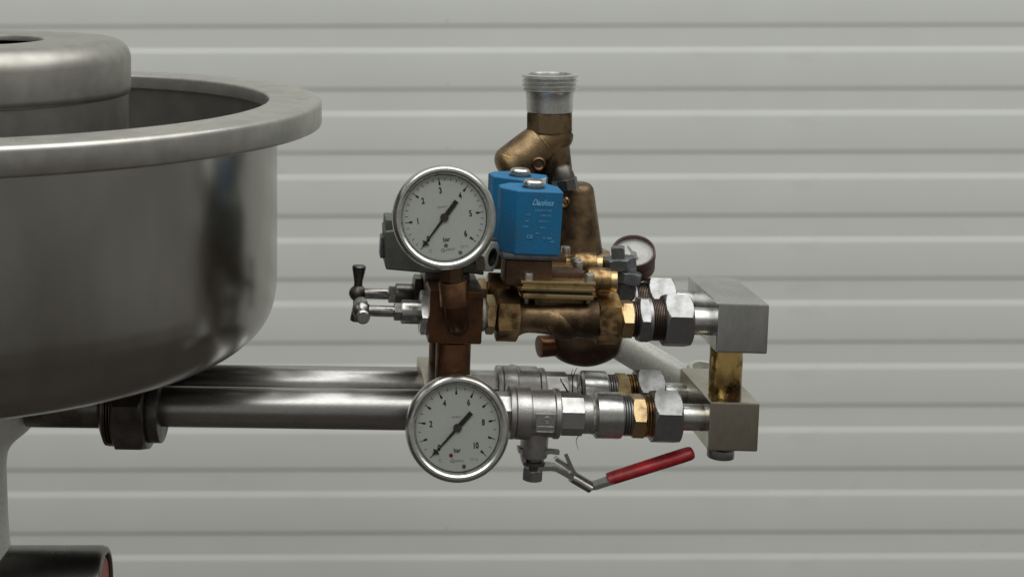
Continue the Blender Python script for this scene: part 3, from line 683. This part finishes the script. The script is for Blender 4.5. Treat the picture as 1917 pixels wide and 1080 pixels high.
# strainer
BS = 290.0; ks = 1 + BS / D
t = thing('y_strainer', 'bronze angled strainer with silver threaded spout on top', 'strainer', A(1030, 330, BS))
q = A(1029, 243, BS)
def ps(lst): return [((240 - y) * ks, r * ks) for y, r in lst]
mb = MB(); th = ps([(207, 40), (206, 43), (186, 43.5), (172, 44.5), (168, 46)])
z0 = 168
for i in range(3):
    th += ps([(z0 - 0.5, 47), (z0 - 2.5, 52), (z0 - 4.5, 52), (z0 - 7, 47.5)]); z0 -= 8
th += ps([(144, 48), (142, 52), (137, 51.5), (136, 49), (136, 43), (140, 41.5), (190, 39), (190, 0.01)])
rev(mb, q, Z3, th, 72, cap0=False); obj('spout', mb, 'alu', t)
mb = MB(); nutp(mb, q, Z3, -4, (240 - 207) * ks, 44.5 * ks, rad(10), 8, slope=0.4); obj('neck_hex', mb, 'bronze', t)
qa, qb = A(1054, 238, BS), A(943, 328, BS)
mb = MB(); dl = (qb - qa); ln = dl.length
rev(mb, qa, dl, catmull([(-6, 26), (6, 36), (30, 42), (70, 45), (ln - 30, 47), (ln - 14, 44), (ln - 3, 34), (ln + 3, 18), (ln + 4, 0.01)], 4), 48)
q5, q6 = A(1028, 246, BS), A(1044, 345, BS)
rev(mb, q5, q6 - q5, catmull([(-10, 38), (10, 38), (50, 36), (90, 34), ((q6 - q5).length, 32)], 3), 40)
obj('body', mb, 'bronze', t, sharp=45)
mb = MB(); q7 = A(1008, 307, BS - 45); rev(mb, q7, -ED, [(-12, 16), (3, 14), (5, 11), (2, 8), (2, 0.01)], 28); obj('boss', mb, 'bronzedark', t)
un, vn = basis(dl.normalized())
for fr_, rr_ in ((0.33, 43.2),):
    mb = MB(); sweep(mb, [qa + dl.normalized() * (ln * fr_) + (un * math.cos(rad(k * 12)) + vn * math.sin(rad(k * 12))) * rr_ for k in range(-8, 13)], 2.0, 8); obj('casting_ridge', mb, 'bronze', t, sharp=60)
mb = MB(); qn = qa + dl.normalized() * (ln * 0.86)
un, vn = basis(dl.normalized())
sweep(mb, [qa + dl.normalized() * (ln * (0.72 + 0.12 * math.sin(k / 3))) + (un * math.cos(rad(20 + k * 8)) + vn * math.sin(rad(20 + k * 8))) * 45.4 for k in range(9)], [0.6, 1.4, 2.2, 2.4, 1.9, 1.5, 1.2, 0.9, 0.5], 8); obj('paint_mark', mb, 'yellow', t)
mb = MB(); nutp(mb, A(1058, 347, BS - 50), (EZ + EX * -0.22).normalized(), -8, 14, 26, rad(0), 8, slope=0.4); rev(mb, A(1058, 347, BS - 50), (EZ + EX * -0.22).normalized(), catmull([(13, 23), (24, 21), (36, 16), (42, 8), (43, 0.01)], 3), 32); obj('plug', mb, 'darksteel', t)
# ================================================================ SMALL RUSTY GAUGE
BG = 170.0
nr = Vector((-0.10, -math.cos(rad(56)), math.sin(rad(56)))).normalized()
C3 = P(1186, 471, BG)
t = thing('pressure_gauge', 'small rusty brown gauge with white dial tilted upwards', 'gauge', C3 - nr * 40, 'round pressure gauges')
kg = 1 + BG / D; Rg = 41 * kg
mb = MB(); rev(mb, C3, -nr, [(4, Rg - 5), (-2, Rg - 4.5), (-4, Rg - 2.5), (-3, Rg - 0.5), (1, Rg), (12, Rg), (13, Rg - 1.5), (42, Rg - 2), (48, Rg - 6), (50, Rg - 12), (50, 0.01)], 64, up=Z3, cap0=False); obj('case', mb, 'rust', t)
mb = MB(); rev(mb, C3, -nr, [(9, Rg - 1), (9, 0.01)], 48, up=Z3, cap0=False); dl3 = obj('dial', mb, 'agedial', t)
rt3 = nr.cross(Z3).normalized(); rt3 = rt3 if rt3.x > 0 else -rt3
up3 = rt3.cross(nr).normalized(); up3 = up3 if up3.z > 0 else -up3
F3 = C3 - nr * 8.6
mb = MB()
for k in range(0, 28):
    a_ = rad(225 - 10 * k); dr = rt3 * math.cos(a_) + up3 * math.sin(a_); tg = nr.cross(dr); r0 = 27 if k % 3 == 0 else 29.5
    mb.add([F3 + dr * r0 - tg * 0.4, F3 + dr * 32 - tg * 0.4, F3 + dr * 32 + tg * 0.4, F3 + dr * r0 + tg * 0.4], [[0, 1, 2, 3]])
obj('scale_marks', mb, 'greyprint', dl3)
dn = (rt3 * -0.5 + up3 * 0.87).normalized(); tn = nr.cross(dn)
mb = MB(); prism(mb, [(-15, -3), (-15, 3), (0, 3), (26, 0.7), (26, -0.7), (0, -3)], F3 + nr * 2, dn, tn, nr, 1, 0); rev(mb, F3, nr, [(0, 6), (4, 6), (4, 0.01)], 20, up=Z3); obj('needle', mb, 'greycast', t)
mb = MB(); rev(mb, C3, -nr, [(1, Rg - 4.6), (1, 0.01)], 48, up=Z3, cap0=False); obj('glass', mb, 'glass', t)
# grey malleable elbow beside it
t = thing('hex_fitting', 'dark grey hexagon union fitting in front of the small gauge', 'fitting', A(1165, 540, 120))
q = A(1160, 500, 115); tiltx = (EZ - EX * 0.12).normalized()
mb = MB(); nutp(mb, q, tiltx, -3, 19, 33, rad(15), 6, slope=0.5); obj('upper_hex', mb, 'greyhex', t)
mb = MB(); nutp(mb, q + EX * -1, tiltx, 18, 40, 17.5, rad(30), 4, slope=0.3); obj('square_neck', mb, 'greyhex', t)
q = A(1171, 528, 110)
mb = MB(); nutp(mb, q, (EZ + EX * 0.15).normalized(), 0, 22, 31, rad(40), 6, slope=0.5); cyl(mb, q, EZ, -30, 30, 20, 2); obj('lower_hex', mb, 'greyhex', t)
# ================================================================ MILKY PIPE TO THE LOWER RIGHT BLOCK
t = thing('milky_pipe', 'pale milky pipe sloping from the reducer to lower right block', 'pipe', P(1300, 720, 240))
e0, e1 = P(1125, 622, 330), P(1302, 728, 235)
mb = MB(); sweep(mb, [e0.lerp(e1, k / 6) for k in range(7)], 33, 40); obj('pipe', mb, 'pvc', t, sharp=60)
mb = MB(); q = P(1318, 712, 215); rev(mb, q, Vector((0.15, -0.2, 1)), [(-26, 34), (22, 38), (26, 36), (26, 28), (10, 26), (10, 0.01)], 40, up=Y3); obj('socket', mb, 'pvc', t)
# ================================================================ STRAY FIBRES
def fibre(label, pts, r, b):
    q = A(*pts[0], b); t = thing('fibre_strand', label, 'fibre', q, 'stray dark fibres')
    mb = MB(); pp = catmull([tuple(A(x, y, b)) for x, y in pts], 4); pp = [Vector(p) for p in pp]
    sweep(mb, pp, [r * (1 - 0.75 * k / len(pp)) for k in range(len(pp))], 6); obj('strand', mb, 'black', t); return t
f1 = fibre('dark fibre wisp standing between the two valve lines', [(1072, 738), (1072, 722), (1072, 708), (1076, 697), (1080, 688)], 1.5, 60)
mb = MB(); pp = [A(1072, 708, 60), A(1070, 700, 60), A(1072, 690, 60)]; sweep(mb, pp, [1.0, 0.8, 0.3], 6); obj('strand', mb, 'black', f1)
fibre('short dark fibre leaning left between the valve lines', [(1066, 738), (1060, 728), (1048, 708)], 2.4, 55)
fibre('thin dark fibre hanging below the front ball valve', [(1088, 810), (1080, 820), (1079, 828), (1083, 842)], 0.9, -8)
# helper values are not part of the scene description
for o in bpy.data.objects:
    if '_base' in o: del o['_base']
